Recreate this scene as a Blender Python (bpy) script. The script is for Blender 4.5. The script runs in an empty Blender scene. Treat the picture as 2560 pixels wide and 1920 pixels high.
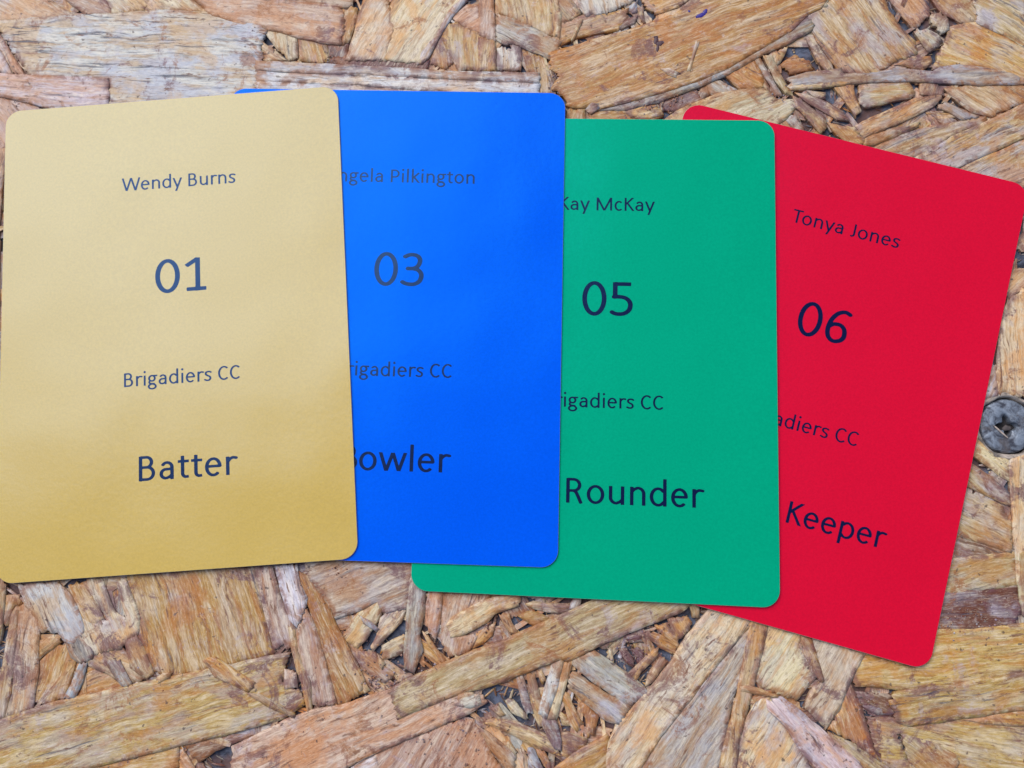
import bpy, math, random
import numpy as np
from mathutils import Vector, Matrix, noise
from mathutils.geometry import delaunay_2d_cdt

# ------------------------------------------------------------------ camera, sky, sun, exposure
SC = bpy.context.scene
R3 = np.array([[0.99965246, 0.00417694, 0.02602917],
               [0.0, 0.98736789, -0.15844446],
               [-0.02636218, 0.1583894, 0.98702474]])
CAM = np.array([4.47907189, -27.26495803, 169.84618758])      # millimetres above the board
F = 2400.0
MM = 0.001
cam_d = bpy.data.cameras.new('camera')
cam_d.sensor_width = 36.0
cam_d.lens = 36.0 * F / 2560.0
cam_d.clip_start = 0.01
cam_d.clip_end = 50
cam_d.dof.use_dof = True
cam_d.dof.focus_distance = 0.172
cam_d.dof.aperture_fstop = 24
cam = bpy.data.objects.new('camera', cam_d)
SC.collection.objects.link(cam)
m4 = Matrix.Identity(4)
for i in range(3):
    for j in range(3):
        m4[i][j] = R3[i][j]
    m4[i][3] = CAM[i] * MM
cam.matrix_world = m4
SC.camera = cam

SUN_DIR = Vector((-0.40, 0.46, 0.79)).normalized()
SUN_EL = math.asin(SUN_DIR.z)
SUN_AZ = math.atan2(SUN_DIR.x, SUN_DIR.y)       # clockwise from +Y
world = bpy.data.worlds.new('World')
SC.world = world
world.use_nodes = True
wn = world.node_tree.nodes
bg = wn['Background']
sky = wn.new('ShaderNodeTexSky')
sky.sky_type = 'NISHITA'
sky.sun_disc = False
sky.sun_elevation = SUN_EL
sky.sun_rotation = SUN_AZ
sky.air_density = 1.0
sky.dust_density = 2.0
bg.inputs['Strength'].default_value = 0.07
world.node_tree.links.new(sky.outputs[0], bg.inputs[0])
sun_d = bpy.data.lights.new('sun', 'SUN')
sun_d.energy = 1.5
sun_d.angle = math.radians(47)
sun_d.color = (0.92, 0.96, 1.0)
sun = bpy.data.objects.new('sun', sun_d)
SC.collection.objects.link(sun)
sun.rotation_euler = (-SUN_DIR).to_track_quat('-Z', 'Y').to_euler()
sun.location = SUN_DIR * 0.6
SC.view_settings.view_transform = 'Standard'
SC.view_settings.look = 'None'
SC.view_settings.gamma = 1.0
SC.view_settings.exposure = 0.85

# ------------------------------------------------------------------ helpers
rnd = random.Random(7)
COL = SC.collection

def ray(px, py, a=0.0, b=0.0):
    """point in mm where the view line of a photo pixel meets the plane z = a + b*x"""
    d = R3 @ np.array([px - 1280.0, -(py - 960.0), -F])
    t = (a + b * CAM[0] - CAM[2]) / (d[2] - b * d[0])
    return CAM + t * d

def nz(x, y, z=0.0):
    return noise.noise(Vector((x, y, z)))

def make(name, verts, faces, mats, parent=None, mat_idx=None, attrs=None, flat_from=None, smooth=False):
    me = bpy.data.meshes.new(name)
    me.from_pydata([tuple(v) for v in verts], [], faces)
    for m in mats:
        me.materials.append(m)
    if mat_idx is not None:
        me.polygons.foreach_set('material_index', mat_idx)
    if smooth:
        me.polygons.foreach_set('use_smooth', [True] * len(me.polygons))
    if attrs:
        for k, (kind, data) in attrs.items():
            at = me.attributes.new(k, kind, 'POINT')
            if kind == 'FLOAT_COLOR':
                at.data.foreach_set('color', np.asarray(data, dtype=np.float32).ravel())
            elif kind == 'FLOAT_VECTOR':
                at.data.foreach_set('vector', np.asarray(data, dtype=np.float32).ravel())
            else:
                at.data.foreach_set('value', np.asarray(data, dtype=np.float32).ravel())
    me.update()
    o = bpy.data.objects.new(name, me)
    COL.objects.link(o)
    if flat_from is not None:
        me.polygons.foreach_set('use_smooth', [i < flat_from for i in range(len(me.polygons))])
    if parent:
        o.parent = parent
    return o

class NT:
    def __init__(s, name):
        s.m = bpy.data.materials.new(name)
        s.m.use_nodes = True
        s.t = s.m.node_tree
        s.b = s.t.nodes['Principled BSDF']
    def n(s, typ, **kw):
        nd = s.t.nodes.new(typ)
        for k, v in kw.items():
            setattr(nd, k, v)
        return nd
    def l(s, a, b):
        s.t.links.new(a, b)
    def attr(s, name, out='Color'):
        nd = s.n('ShaderNodeAttribute')
        nd.attribute_name = name
        return nd.outputs[out]
    def vmul(s, v, sc):
        nd = s.n('ShaderNodeVectorMath', operation='MULTIPLY')
        s.l(v, nd.inputs[0])
        nd.inputs[1].default_value = sc
        return nd.outputs[0]
    def noise(s, v, scale=1.0, detail=4.0, rough=0.6, dist=0.0):
        nd = s.n('ShaderNodeTexNoise')
        s.l(v, nd.inputs['Vector'])
        nd.inputs['Scale'].default_value = scale
        nd.inputs['Detail'].default_value = detail
        nd.inputs['Roughness'].default_value = rough
        nd.inputs['Distortion'].default_value = dist
        return nd.outputs[0]
    def ramp(s, f, lo, hi, a=0.0, b=1.0, smooth=True):
        nd = s.n('ShaderNodeMapRange')
        nd.interpolation_type = 'SMOOTHSTEP' if smooth else 'LINEAR'
        s.l(f, nd.inputs[0])
        nd.inputs[1].default_value = lo
        nd.inputs[2].default_value = hi
        nd.inputs[3].default_value = a
        nd.inputs[4].default_value = b
        return nd.outputs[0]
    def math(s, op, a, b=None):
        nd = s.n('ShaderNodeMath', operation=op)
        for i, x in enumerate((a, b)):
            if x is None:
                continue
            if isinstance(x, (int, float)):
                nd.inputs[i].default_value = x
            else:
                s.l(x, nd.inputs[i])
        return nd.outputs[0]
    def mix(s, f, a, b, mode='MIX'):
        nd = s.n('ShaderNodeMix', data_type='RGBA', blend_type=mode)
        for sock, x in ((nd.inputs[0], f), (nd.inputs[6], a), (nd.inputs[7], b)):
            if isinstance(x, (int, float)):
                sock.default_value = x
            elif isinstance(x, tuple):
                sock.default_value = (*x, 1.0)
            else:
                s.l(x, sock)
        return nd.outputs[2]
    def bump(s, h, strength, dist, prev=None):
        nd = s.n('ShaderNodeBump')
        nd.inputs['Strength'].default_value = strength
        nd.inputs['Distance'].default_value = dist
        s.l(h, nd.inputs['Height'])
        if prev is not None:
            s.l(prev, nd.inputs['Normal'])
        return nd.outputs[0]

# ------------------------------------------------------------------ materials
def wood_material():
    w = NT('weathered_wood_strand')
    g = w.attr('grain', 'Vector')            # x along the fibres, y across, z strand seed (mm)
    tone = w.attr('tone')
    wth = w.attr('weather', 'Fac')
    edge = w.attr('rim', 'Fac')
    pos = w.n('ShaderNodeNewGeometry').outputs['Position']
    # slight waviness of the fibres
    warp = w.noise(w.vmul(g, (0.07, 0.16, 1.0)), 1.0, 2.0)
    comb = w.n('ShaderNodeCombineXYZ')
    w.l(w.ramp(warp, 0.2, 0.8, -0.8, 0.8, False), comb.inputs[1])
    add = w.n('ShaderNodeVectorMath', operation='ADD')
    w.l(g, add.inputs[0]); w.l(comb.outputs[0], add.inputs[1])
    gw = add.outputs[0]
    fib = w.noise(w.vmul(gw, (0.22, 2.6, 1.0)), 1.0, 6.0, 0.68)
    band = w.noise(w.vmul(gw, (0.09, 0.75, 1.0)), 1.0, 3.0, 0.6)
    fine = w.noise(w.vmul(gw, (0.9, 7.0, 1.0)), 1.0, 3.0, 0.7)
    blot = w.noise(w.vmul(gw, (0.12, 0.28, 1.7)), 1.0, 4.0, 0.62)
    # pale and dark fibres
    dark = w.mix(1.0, tone, (0.50, 0.36, 0.27), 'MULTIPLY')
    lite = w.mix(0.62, tone, (0.92, 0.77, 0.57))
    c = w.mix(w.ramp(fib, 0.49, 0.37, 0, 0.60), tone, dark)
    c = w.mix(w.ramp(fib, 0.51, 0.66, 0, 0.75), c, lite)
    c = w.mix(w.ramp(band, 0.50, 0.60, 0, 0.65), c, w.mix(1.0, tone, (0.86, 0.54, 0.27), 'MULTIPLY'))
    c = w.mix(w.ramp(band, 0.46, 0.36, 0, 0.50), c, lite)
    # silver weathering
    gr = w.math('MULTIPLY', w.ramp(blot, 0.44, 0.60), wth)
    c = w.mix(w.math('MULTIPLY', gr, 0.75), c, (0.46, 0.47, 0.55))
    # lavender bloom of old resin, broken up by the fibres
    lav = w.ramp(w.noise(w.vmul(pos, (150, 150, 150)), 1.0, 7.0, 0.74, 0.5), 0.55, 0.64, 0, 0.42)
    c = w.mix(w.math('MULTIPLY', lav, w.ramp(fib, 0.40, 0.56, 0.45, 1.0)), c, (0.46, 0.38, 0.47))
    # orange resin blush
    org = w.ramp(w.noise(w.vmul(pos, (90, 90, 90)), 1.0, 6.0, 0.66, 0.3), 0.49, 0.61, 0, 0.6)
    c = w.mix(org, c, w.mix(1.0, tone, (1.0, 0.63, 0.30), 'MULTIPLY'))
    wth2 = w.noise(w.vmul(pos, (60, 60, 60)), 1.0, 2.0)
    # resin: red brown stain, gathers near the rims and in blots
    res = w.noise(w.vmul(pos, (260, 260, 260)), 1.0, 6.0, 0.7, 0.6)
    resE = w.math('MULTIPLY', w.ramp(res, 0.44, 0.56), w.ramp(edge, 0.0, 0.7, 0.0, 0.75))
    resB = w.ramp(w.noise(w.vmul(pos, (125, 125, 125)), 1.0, 7.0, 0.76, 0.6), 0.54, 0.62, 0, 0.8)
    rc = w.mix(w.ramp(wth2, 0.42, 0.58), (0.36, 0.13, 0.035), (0.16, 0.06, 0.07))
    c = w.mix(w.math('MAXIMUM', resE, resB), c, rc)
    # pale wax flecks
    wax = w.noise(w.vmul(pos, (380, 380, 380)), 1.0, 6.0, 0.75, 0.0)
    c = w.mix(w.ramp(wax, 0.58, 0.72, 0, 0.55), c, (0.66, 0.55, 0.50))
    # dark blue grey colour along the cracks
    crk = w.noise(w.vmul(gw, (0.11, 1.7, 1.0)), 1.0, 5.0, 0.66)
    ck = w.ramp(crk, 0.375, 0.325)
    ck2 = w.math('MULTIPLY', w.ramp(crk, 0.45, 0.38), wth)
    sparse = w.ramp(w.noise(w.vmul(gw, (0.07, 0.30, 3.1)), 1.0, 2.0), 0.42, 0.58, 0.12, 1.0)
    ckk = w.math('MAXIMUM', w.math('MULTIPLY', ck, 0.75), w.math('MULTIPLY', ck2, 0.95))
    ckk = w.math('MULTIPLY', ckk, sparse)
    c = w.mix(ckk, c, (0.07, 0.07, 0.10))
    brn = w.noise(w.vmul(gw, (0.26, 1.5, 2.0)), 1.0, 4.0, 0.66)
    c = w.mix(w.math('MULTIPLY', w.ramp(brn, 0.43, 0.35, 0, 0.9), sparse), c, (0.20, 0.085, 0.045))
    spk = w.noise(w.vmul(pos, (1100, 1100, 1100)), 1.0, 2.0, 0.5)
    c = w.mix(w.ramp(spk, 0.68, 0.74, 0, 0.75), c, (0.07, 0.04, 0.035))
    mott = w.noise(w.vmul(gw, (0.9, 3.2, 1.0)), 1.0, 6.0, 0.78)
    c = w.mix(w.ramp(mott, 0.50, 0.36, 0, 0.65), c, w.mix(1.0, c, (0.62, 0.56, 0.58), 'MULTIPLY'))
    c = w.mix(w.ramp(mott, 0.52, 0.66, 0, 0.35), c, (0.80, 0.67, 0.50))
    c = w.mix(w.ramp(fine, 0.42, 0.60, 0.0, 0.22), c, w.mix(1.0, c, (0.55, 0.45, 0.38), 'MULTIPLY'))
    w.l(c, w.b.inputs['Base Color'])
    w.b.inputs['Roughness'].default_value = 0.5
    w.b.inputs['Specular IOR Level'].default_value = 0.4
    h = w.math('ADD', w.math('MULTIPLY', fib, 0.8), w.math('MULTIPLY', fine, 0.45))
    h = w.math('SUBTRACT', h, w.math('MULTIPLY', ckk, 0.9))
    h = w.math('ADD', h, w.math('MULTIPLY', mott, 0.8))
    nrm = w.bump(h, 0.5, 0.00013)
    w.l(nrm, w.b.inputs['Normal'])
    return w.m

def core_material():
    w = NT('dusty_board_core')
    pos = w.n('ShaderNodeNewGeometry').outputs['Position']
    a = w.noise(w.vmul(pos, (330, 330, 330)), 1.0, 6.0, 0.7, 0.5)
    b = w.noise(w.vmul(pos, (70, 70, 70)), 1.0, 4.0, 0.6)
    c = w.mix(w.ramp(a, 0.35, 0.65), (0.02, 0.022, 0.038), (0.13, 0.145, 0.20))
    c = w.mix(w.ramp(b, 0.50, 0.58, 0, 0.8), c, (0.13, 0.06, 0.045))
    w.l(c, w.b.inputs['Base Color'])
    w.b.inputs['Roughness'].default_value = 0.8
    w.l(w.bump(a, 0.9, 0.0006), w.b.inputs['Normal'])
    return w.m

def face_material(name, col, rough=0.24, tint=(1, 1, 1), level=0.5):
    w = NT(name)
    pos = w.n('ShaderNodeTexCoord').outputs['Object']
    fine = w.noise(w.vmul(pos, (2600, 2600, 2600)), 1.0, 3.0, 0.6)
    mid = w.noise(w.vmul(pos, (900, 900, 900)), 1.0, 3.0, 0.55)
    big = w.noise(w.vmul(pos, (22, 22, 22)), 1.0, 2.0, 0.5)
    lo = tuple(x * 0.93 for x in col)
    hi = tuple(min(1.0, x * 1.07) for x in col)
    c = w.mix(w.ramp(fine, .3, .7, 0, 1, False), lo, hi)
    w.l(c, w.b.inputs['Base Color'])
    w.b.inputs['Roughness'].default_value = rough
    w.b.inputs['Specular IOR Level'].default_value = level
    w.b.inputs['Specular Tint'].default_value = (*tint, 1)  # blue of the reflected sky is put into the specular colour
    n1 = w.bump(big, 1.0, 0.0011)
    n2 = w.bump(mid, 0.4, 0.00004, n1)
    n3 = w.bump(fine, 0.4, 0.00002, n2)
    w.l(n3, w.b.inputs['Normal'])
    return w.m

def plain(name, col, rough=0.6, metal=0.0, nscale=800, amp=0.15, bump=0.00005):
    w = NT(name)
    pos = w.n('ShaderNodeNewGeometry').outputs['Position']
    f = w.noise(w.vmul(pos, (nscale,) * 3), 1.0, 4.0, 0.65)
    c = w.mix(w.ramp(f, 0.3, 0.7), tuple(x * (1 - amp) for x in col), tuple(min(1, x * (1 + amp)) for x in col))
    w.l(c, w.b.inputs['Base Color'])
    w.b.inputs['Roughness'].default_value = rough
    w.b.inputs['Metallic'].default_value = metal
    w.l(w.bump(f, 0.6, bump), w.b.inputs['Normal'])
    return w.m

M_WOOD = wood_material()
M_CORE = core_material()
M_PAPER = plain('white_card_core', (0.45, 0.42, 0.40), 0.7)
M_INK = face_material('black_toner_print', (0.004, 0.006, 0.036), 0.24, (.18, .42, .90))

# ------------------------------------------------------------------ the strand board
# traced outlines of the visible flakes: photo tile, height layer, fibre angle, tone, weathering, outline points
STRANDS = '''
A 6 -2 W .9 0,165 670,122 1320,85 1900,120 2050,190 2100,260 2060,330 2060,470 2030,690 2010,800 880,900 860,720 850,625 250,600 180,500 60,330 0,220 -60,190
A 7 -3 L .4 -60,580 0,585 240,602 850,622 860,720 852,815 700,900 400,850 190,795 0,755 -60,750
A 4 -50 L .5 -60,775 0,778 190,805 330,870 300,1000 0,1200 -60,1150
A 7 -60 P .4 -60,180 0,275 60,370 195,590 125,588 0,400 -60,330
A 7 -60 L .5 -60,340 0,395 100,582 20,575 -60,540
A 5 -28 P .2 -60,-60 260,-60 470,60 600,125 480,155 0,162 -60,160
A 5 -28 P .2 440,-60 800,-60 870,55 890,105 690,122 600,60
A 4 -45 C .3 810,-60 1180,-60 1170,50 1130,90 880,108
A 4 -40 C .3 1190,-60 1480,-60 1560,30 1665,100 1330,88 1130,95
B 6 -8 P .1 -420,-60 60,-60 300,0 480,20 700,45 800,80 820,180 790,345 640,330 470,290 300,240 170,215 30,200 -240,100
B 5 -6 P .2 100,-60 900,-60 885,40 850,60 800,62 480,15
B 3 -80 C .2 190,250 240,235 450,275 460,460 390,470 290,380
B 3 -78 O .2 455,275 690,345 705,470 640,500 470,470
B 5 -32 C .1 170,325 260,390 378,478 240,482 180,470
B 7 -3 W .7 130,485 900,522 1700,572 2356,580 2356,650 1500,610 900,588 130,555
B 7 -3 W .7 142,563 900,597 1500,620 2356,656 2356,800 1500,712 1100,680 700,658 140,638
B 7 -3 W .7 140,650 700,670 1100,692 1500,724 1700,830 1200,900 130,830
B 5 63 C .3 835,470 870,400 910,250 960,60 1000,-60 1150,-60 1180,80 1210,210 1150,470 1000,465
B 5 60 C .2 1120,470 1150,400 1205,240 1160,120 1230,-60 1830,-60 1750,20 1640,120 1600,200 1550,320 1440,495 1300,480
B 3 60 R .1 700,460 840,440 1500,470 1470,565 1100,540 700,510
B 6 62 W .4 1395,500 1450,390 1560,260 1650,90 1790,-60 1850,-60 1690,110 1610,230 1500,440 1430,510
B 4 72 O .2 820,80 900,40 930,120 860,340 800,350
B 2 70 R .2 640,340 860,340 850,500 680,500
B 4 32 P .2 1690,125 1790,40 1900,30 1945,275 1820,230 1700,175
B 3 -87 T .5 1630,200 1700,180 1930,270 2010,330 2035,545 1960,548 1730,545 1650,400 1600,300
B 2 -85 O .5 1560,310 1620,230 1700,470 1630,545 1500,500
C 6 88 P .2 -5,-60 105,-60 125,320 10,290 -10,270
C 5 86 O .2 -15,290 120,322 132,552 60,557 -10,562
C 4 -80 T .2 122,-60 625,-60 615,100 570,280 340,190 230,122 128,100
C 6 -27 G .4 130,108 240,140 420,215 640,330 625,380 580,480 330,370 260,342 200,352 130,320
C 5 88 X .1 135,378 200,370 205,390 245,390 255,350 320,370 332,440 320,552 140,552
C 3 -82 O .3 345,450 440,430 560,500 590,640 600,760 470,740 462,600 380,570
C 5 86 C .4 590,60 645,90 632,300 585,290
C 4 -48 T .2 600,-60 700,-20 760,40 800,112 700,170 590,190
C 3 20 O .3 560,250 600,180 850,110 1010,108 1180,60 1160,150 1090,240 900,270 720,315 600,380
C 6 65 C .1 718,312 790,150 812,152 742,312
C 5 -72 X .3 760,-60 1230,-60 1190,20 1120,50 1000,100 920,112 880,115 840,132 790,70
C 4 35 B .2 1100,212 1170,150 1250,120 1220,180 1110,236
C 4 -80 T .2 1245,62 1288,50 1305,185 1270,165
C 3 60 S .3 1160,60 1235,10 1250,90 1200,105
C 4 22 O .1 1250,-60 1700,-60 1640,5 1560,60 1400,110 1320,60
C 7 21 O .1 560,420 640,397 900,322 1200,232 1500,132 1740,20 1800,-60 2780,-60 2690,60 2590,105 2460,240 2212,380 1950,535 1700,640 1400,740 1150,800 930,860 880,830 760,850 700,830 650,740 575,690 630,610 570,540
C 6 24 G .4 930,870 1150,800 1400,735 1700,635 1950,528 2212,370 2460,230 2580,130 2625,160 2622,235 2435,335 2210,435 1960,578 1700,688 1400,800 1150,868
C 9 15 S .2 835,865 880,815 935,820 940,862 880,895
C 5 80 T .2 690,870 825,850 830,910 840,1000 680,1000
C 5 12 O .1 860,895 1150,862 1400,830 1445,915 1250,1000 850,1000
C 6 8 T .1 1130,880 1250,845 1380,840 1450,905 1300,950 1220,940
C 1 30 R .3 1400,790 1700,705 1780,800 1560,880 1430,870
C 5 22 C .1 1450,960 1560,880 1750,800 1900,740 2086,715 2260,720 2340,790 2490,788 2505,830 2420,930 2330,990 2212,1080 1450,1080
C 3 -30 G .4 1770,640 1900,640 2050,712 1930,760 1830,745
C 2 60 B .2 1700,770 1780,650 1840,740 1740,795
C 4 -32 O .1 1930,590 2100,520 2230,560 2240,690 2050,705
D 4 -60 O .2 -40,500 80,465 200,690 250,765 180,725 -40,725
D 5 -58 G .4 78,460 120,450 300,745 260,758
D 5 -64 T .2 150,440 232,430 285,580 395,765 340,745 250,640
D 5 70 C .2 230,425 345,365 330,405 285,500 240,505
D 5 -56 T .6 505,110 620,60 780,-60 1080,-60 1135,80 1240,230 1345,325 1362,412 1310,440 1200,465 1130,520 1030,575 900,578 760,560 640,400 540,235
D 6 -57 C .3 490,300 560,345 690,545 650,562 575,470
D 6 -42 C .2 420,-60 680,-60 650,50 560,42 495,82 455,60
D 2 10 O .1 290,510 400,432 520,490 545,550 380,585
D 8 3 G .6 365,612 500,580 760,545 790,590 1050,580 1190,540 1350,560 1490,572 1560,535 1700,515 2000,560 2150,600 2212,662 1850,662 1500,642 1300,632 800,652 560,668 370,672
D 7 5 T .5 355,672 700,652 860,642 800,668 560,695 350,712
D 5 -62 T .2 700,670 800,640 865,672 872,740 925,870 890,925 800,800
D 5 4 T .5 910,670 1000,650 1290,632 1345,740 1320,775 1170,800 960,852 905,812 925,760
D 3 -20 T .3 485,710 640,730 642,782 560,772
D 4 -36 T .4 400,730 480,740 640,800 780,880 835,952 740,942 500,810
D 6 28 T .4 880,992 1000,930 1350,780 1540,750 1562,772 1500,842 1200,985 960,1082 915,1050
D 5 22 T .4 958,1085 1150,1022 1390,962 1380,992 1200,1082 1020,1152 950,1145
D 6 -47 T .2 385,755 450,790 640,930 655,1010 600,1055 520,960 415,845
D 5 -50 G .3 330,945 400,895 480,1015 430,1060
D 4 -50 T .3 240,975 340,940 430,1060 300,1060
D 5 -45 T .2 655,965 800,1000 870,1000 965,1140 850,1160 730,1062
D 4 -60 P .5 1115,-60 1440,-60 1475,90 1400,180 1340,232 1240,115
D 3 -48 T .4 1440,-60 1800,-60 1900,140 1760,180 1700,172 1560,102
D 7 60 X .1 1470,112 1550,95 1612,150 1622,230 1560,262 1480,172
D 7 -40 X .2 1345,250 1440,230 1530,270 1560,330 1480,400 1460,412
D 5 -28 Y .4 1640,210 1720,200 1850,180 2260,390 2260,700 2150,600 1850,520 1500,545 1540,440 1600,330
D 6 -35 T .7 1780,-60 2260,-60 2260,400 2100,290 1840,175 1860,120
D 4 15 O .4 1190,512 1300,460 1480,440 1482,500 1400,562 1280,522
D 4 70 P .4 1390,640 1520,640 1580,750 1480,760 1390,740
D 5 -38 T .3 1590,700 1850,672 2200,672 2260,700 2260,790 2050,862 1960,912 1800,882 1650,762
D 6 -34 G .4 1530,842 1600,812 1760,882 1865,922 1720,942 1640,892
D 2 -30 G .4 1470,882 1560,880 1700,972 1580,1005
D 5 22 T .5 1040,1155 1270,1060 1500,1002 1900,930 1912,952 1600,1082 1540,1152 1350,1240 1040,1240
D 6 28 T .7 1360,1240 1550,1150 1640,1090 1900,975 2260,800 2260,1060 1700,1315 1500,1330
D 6 28 T .7 1690,1345 2260,1085 2260,1500 2100,1490 1680,1400
E 5 86 T .3 -60,100 0,130 45,190 22,500 0,640 -60,700
E 5 82 T .4 -60,1000 0,950 70,520 110,380 160,368 90,1050 30,1250 -60,1280
E 5 84 C .4 162,370 270,332 302,560 292,900 250,1170 130,1220 40,1242 92,1040
E 3 70 O .3 30,290 150,270 172,345 110,372 65,520 15,490
E 6 -60 W .6 150,200 450,180 560,290 630,450 660,560 590,655 520,650 460,560 330,560 290,470 200,350
E 5 -62 G .5 460,560 600,560 740,700 740,770 620,815 560,770 520,650
E 4 40 T .3 300,640 430,612 480,650 330,765 300,800
E 3 75 O .2 300,812 450,660 530,680 605,800 515,1090 310,1150 255,1110 270,930
E 6 70 S .2 630,812 688,812 650,980 585,1098 500,1095 560,980
E 4 -70 O .2 1000,100 2010,40 2050,250 2130,640 2180,742 1850,802 1600,862 1400,922 1290,900 1200,850 1100,620 1105,480 1040,230
E 5 -65 C .3 650,190 720,140 800,160 900,420 1000,470 930,200 985,140 1100,450 1085,570 950,690 760,730 650,770 600,620 580,480 640,470 870,480
E 4 -58 O .3 540,200 690,170 830,480 700,520 600,430
E 3 -30 T .2 660,770 860,690 950,680 1205,920 975,1002 860,905 700,835
E 2 20 O .2 600,1100 700,850 880,900 985,1012 750,1070
E 7 -58 G .4 830,800 940,790 1045,985 960,992 890,900
E 5 -62 T .2 985,650 1070,590 1130,680 1215,900 1160,945 1030,850
E 8 10 X .1 1240,922 1290,895 1345,892 1340,930 1250,972
F 6 -76 P .4 110,110 245,100 310,350 430,600 440,720 350,742 340,705 260,752 200,520
F 7 -72 W .7 270,100 430,90 460,250 520,350 500,450 440,582 380,520 312,300
F 6 -77 P .1 505,440 560,520 640,780 745,1165 590,1188 560,1170 500,950 430,722 440,590
F 7 -76 T .2 365,560 420,600 452,780 545,1000 552,1235 520,1222 478,1050 400,760
F 5 -64 O .1 450,150 560,220 640,360 770,640 840,760 955,1000 900,1105 760,1175 700,900 620,650 540,420 470,280
F 5 20 P .4 500,60 1330,60 1310,260 1280,430 1130,462 1090,432 1060,370 920,442 740,502 640,330 540,200
F 4 52 C .2 785,655 900,470 1060,368 1092,432 1080,500 960,680 900,738
F 5 50 C .3 1080,510 1132,462 1272,452 1235,540 1030,758 1005,720 1050,640
F 7 -50 S .1 920,490 1000,530 1072,600 1050,612 950,552
F 6 86 G .4 1310,200 1440,200 1425,320 1410,500 1380,640 1400,760 1340,925 1312,905 1265,902 1260,790 1272,600 1290,380
F 5 82 P .5 1452,300 1560,300 1540,520 1500,690 1430,565 1420,440
F 6 -58 O .2 1398,608 1440,640 1582,842 1562,862 1450,722
F 7 -50 O .2 1410,830 1480,890 1475,905 1400,850
F 3 30 C .2 1090,722 1160,680 1262,640 1250,772 1200,805 1100,825
F 3 72 P .3 1560,310 1940,310 1880,420 1700,490 1620,560 1622,650 1822,640 1790,742 1680,792 1600,805 1550,702 1548,550
F 6 27 C .5 1590,560 1630,500 1850,380 2030,330 2160,330 2140,412 1960,472 1900,542 1700,642 1622,652
F 3 45 O .3 1820,622 1965,540 1940,642 1870,702 1790,742
F 6 75 T .2 1635,780 1655,778 1690,850 1672,860
G 8 25 T .1 -714,1038 -611,966 -374,863 -45,719 200,640 400,540 650,440 900,320 1100,250 1640,300 1660,350 1600,402 1450,462 1200,562 1000,642 800,742 690,792 640,772 580,800 400,862 200,952 0,1012 -148,1045 -457,1165 -640,1250
F 7 24 P .1 -60,1500 0,1480 350,1300 560,1222 760,1190 1000,1110 1150,1062 1300,1150 1700,1075 1860,1112 1890,1152 1750,1242 1420,1372 1060,1532 820,1642 600,1750 -60,1750
F 9 20 X .1 1685,1090 1780,1080 1850,1130 1840,1170 1770,1200 1660,1180
E 6 16 Y .4 -60,1290 0,1270 400,1137 950,1015 1600,882 2000,792 2287,735 2240,820 2225,986 2359,1047 2400,1140 2235,1243 1896,1346 1400,1462 900,1592 560,1662 300,1760 -60,1800
E 8 -38 O .2 1600,790 1700,768 2015,970 1960,1045 1700,925
E 8 -30 T .2 1930,1045 2060,1065 2335,1215 2322,1250 2100,1150
F 7 -84 P .3 340,900 430,930 440,1040 340,1050
E 3 10 O .2 540,1720 560,1680 900,1602 1420,1465 1410,1640 1350,1740
E 4 -50 C .3 1430,1460 1530,1640 1560,1740 1420,1740
E 3 15 B .2 1440,1455 1800,1372 2010,1385 1700,1512 1580,1600
F 4 60 P .1 1060,1545 1420,1392 1720,1290 1800,1300 1900,1500 2050,1760 900,1760
F 5 -52 P .2 1810,1325 1900,1380 2120,1560 2110,1720 2020,1665 1930,1525
F 5 30 L .2 850,1665 940,1602 1050,1570 1080,1750 900,1750
F 4 -60 T .1 640,760 850,832 960,1000 1000,1062 880,1102 760,1172 690,960
F 3 -38 P .2 820,750 1040,770 1092,862 1205,942 1100,1005 960,930
F 6 -70 C .2 1058,780 1110,860 1092,902 1072,872
F 5 25 P .2 1220,950 1300,930 1340,960 1200,1010
G 6 -22 T .4 30,1292 80,1252 280,1272 560,1402 640,1552 400,1462 240,1372 100,1312
G 7 80 W .3 578,792 640,772 660,800 600,1050 520,1262 460,1212 512,1010 562,850
G 7 76 C .2 664,800 732,802 690,950 600,1262 530,1262 610,1050
G 6 -72 G .4 500,1262 600,1262 640,1430 642,1500 590,1492 490,1300
G 5 -70 W .4 288,910 340,930 420,1200 372,1222 330,1130
G 5 -72 T .3 370,900 430,900 500,1190 522,1300 470,1322 408,1190
G 4 -65 O .2 450,872 482,870 522,960 490,982
G 6 -38 G .5 738,772 900,720 1000,780 1250,952 1345,1050 1330,1095 1250,1112 1190,1152 1100,1102 900,970 800,882 730,822
G 7 -36 G .8 700,892 760,890 900,990 1050,1082 1192,1162 1100,1300 980,1262 900,1192 700,1012
G 4 -60 O .2 640,1062 700,1050 800,1290 770,1362 710,1300
G 5 75 O .2 770,1122 850,1142 932,1240 900,1372 850,1402 838,1250
G 3 -40 T .2 620,1192 700,1240 702,1312 650,1302
G 4 -15 T .2 640,1372 690,1362 852,1412 840,1452 700,1562 650,1542
G 4 -45 C .2 200,1112 262,1110 362,1220 360,1262 250,1202
G 4 -45 T .2 80,1172 140,1142 200,1232 150,1235
G 3 -48 C .2 180,1432 230,1430 302,1520 280,1562 210,1502
G 4 -60 S .3 380,1482 430,1500 520,1700 380,1720
G 4 -60 O .3 440,1500 505,1510 560,1602 565,1700 500,1622
G 5 0 T .2 298,440 380,402 470,412 552,470 420,522
G 5 -3 T .3 355,350 420,330 560,350 720,342 720,390 650,422 530,412 430,382
G 6 62 W .2 740,310 800,290 790,362 705,402 722,340
G 5 -60 T .2 150,430 230,430 250,500 302,582 240,572 185,500
G 5 -30 O .1 1298,582 1370,570 1562,642 1530,745 1420,692
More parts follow.
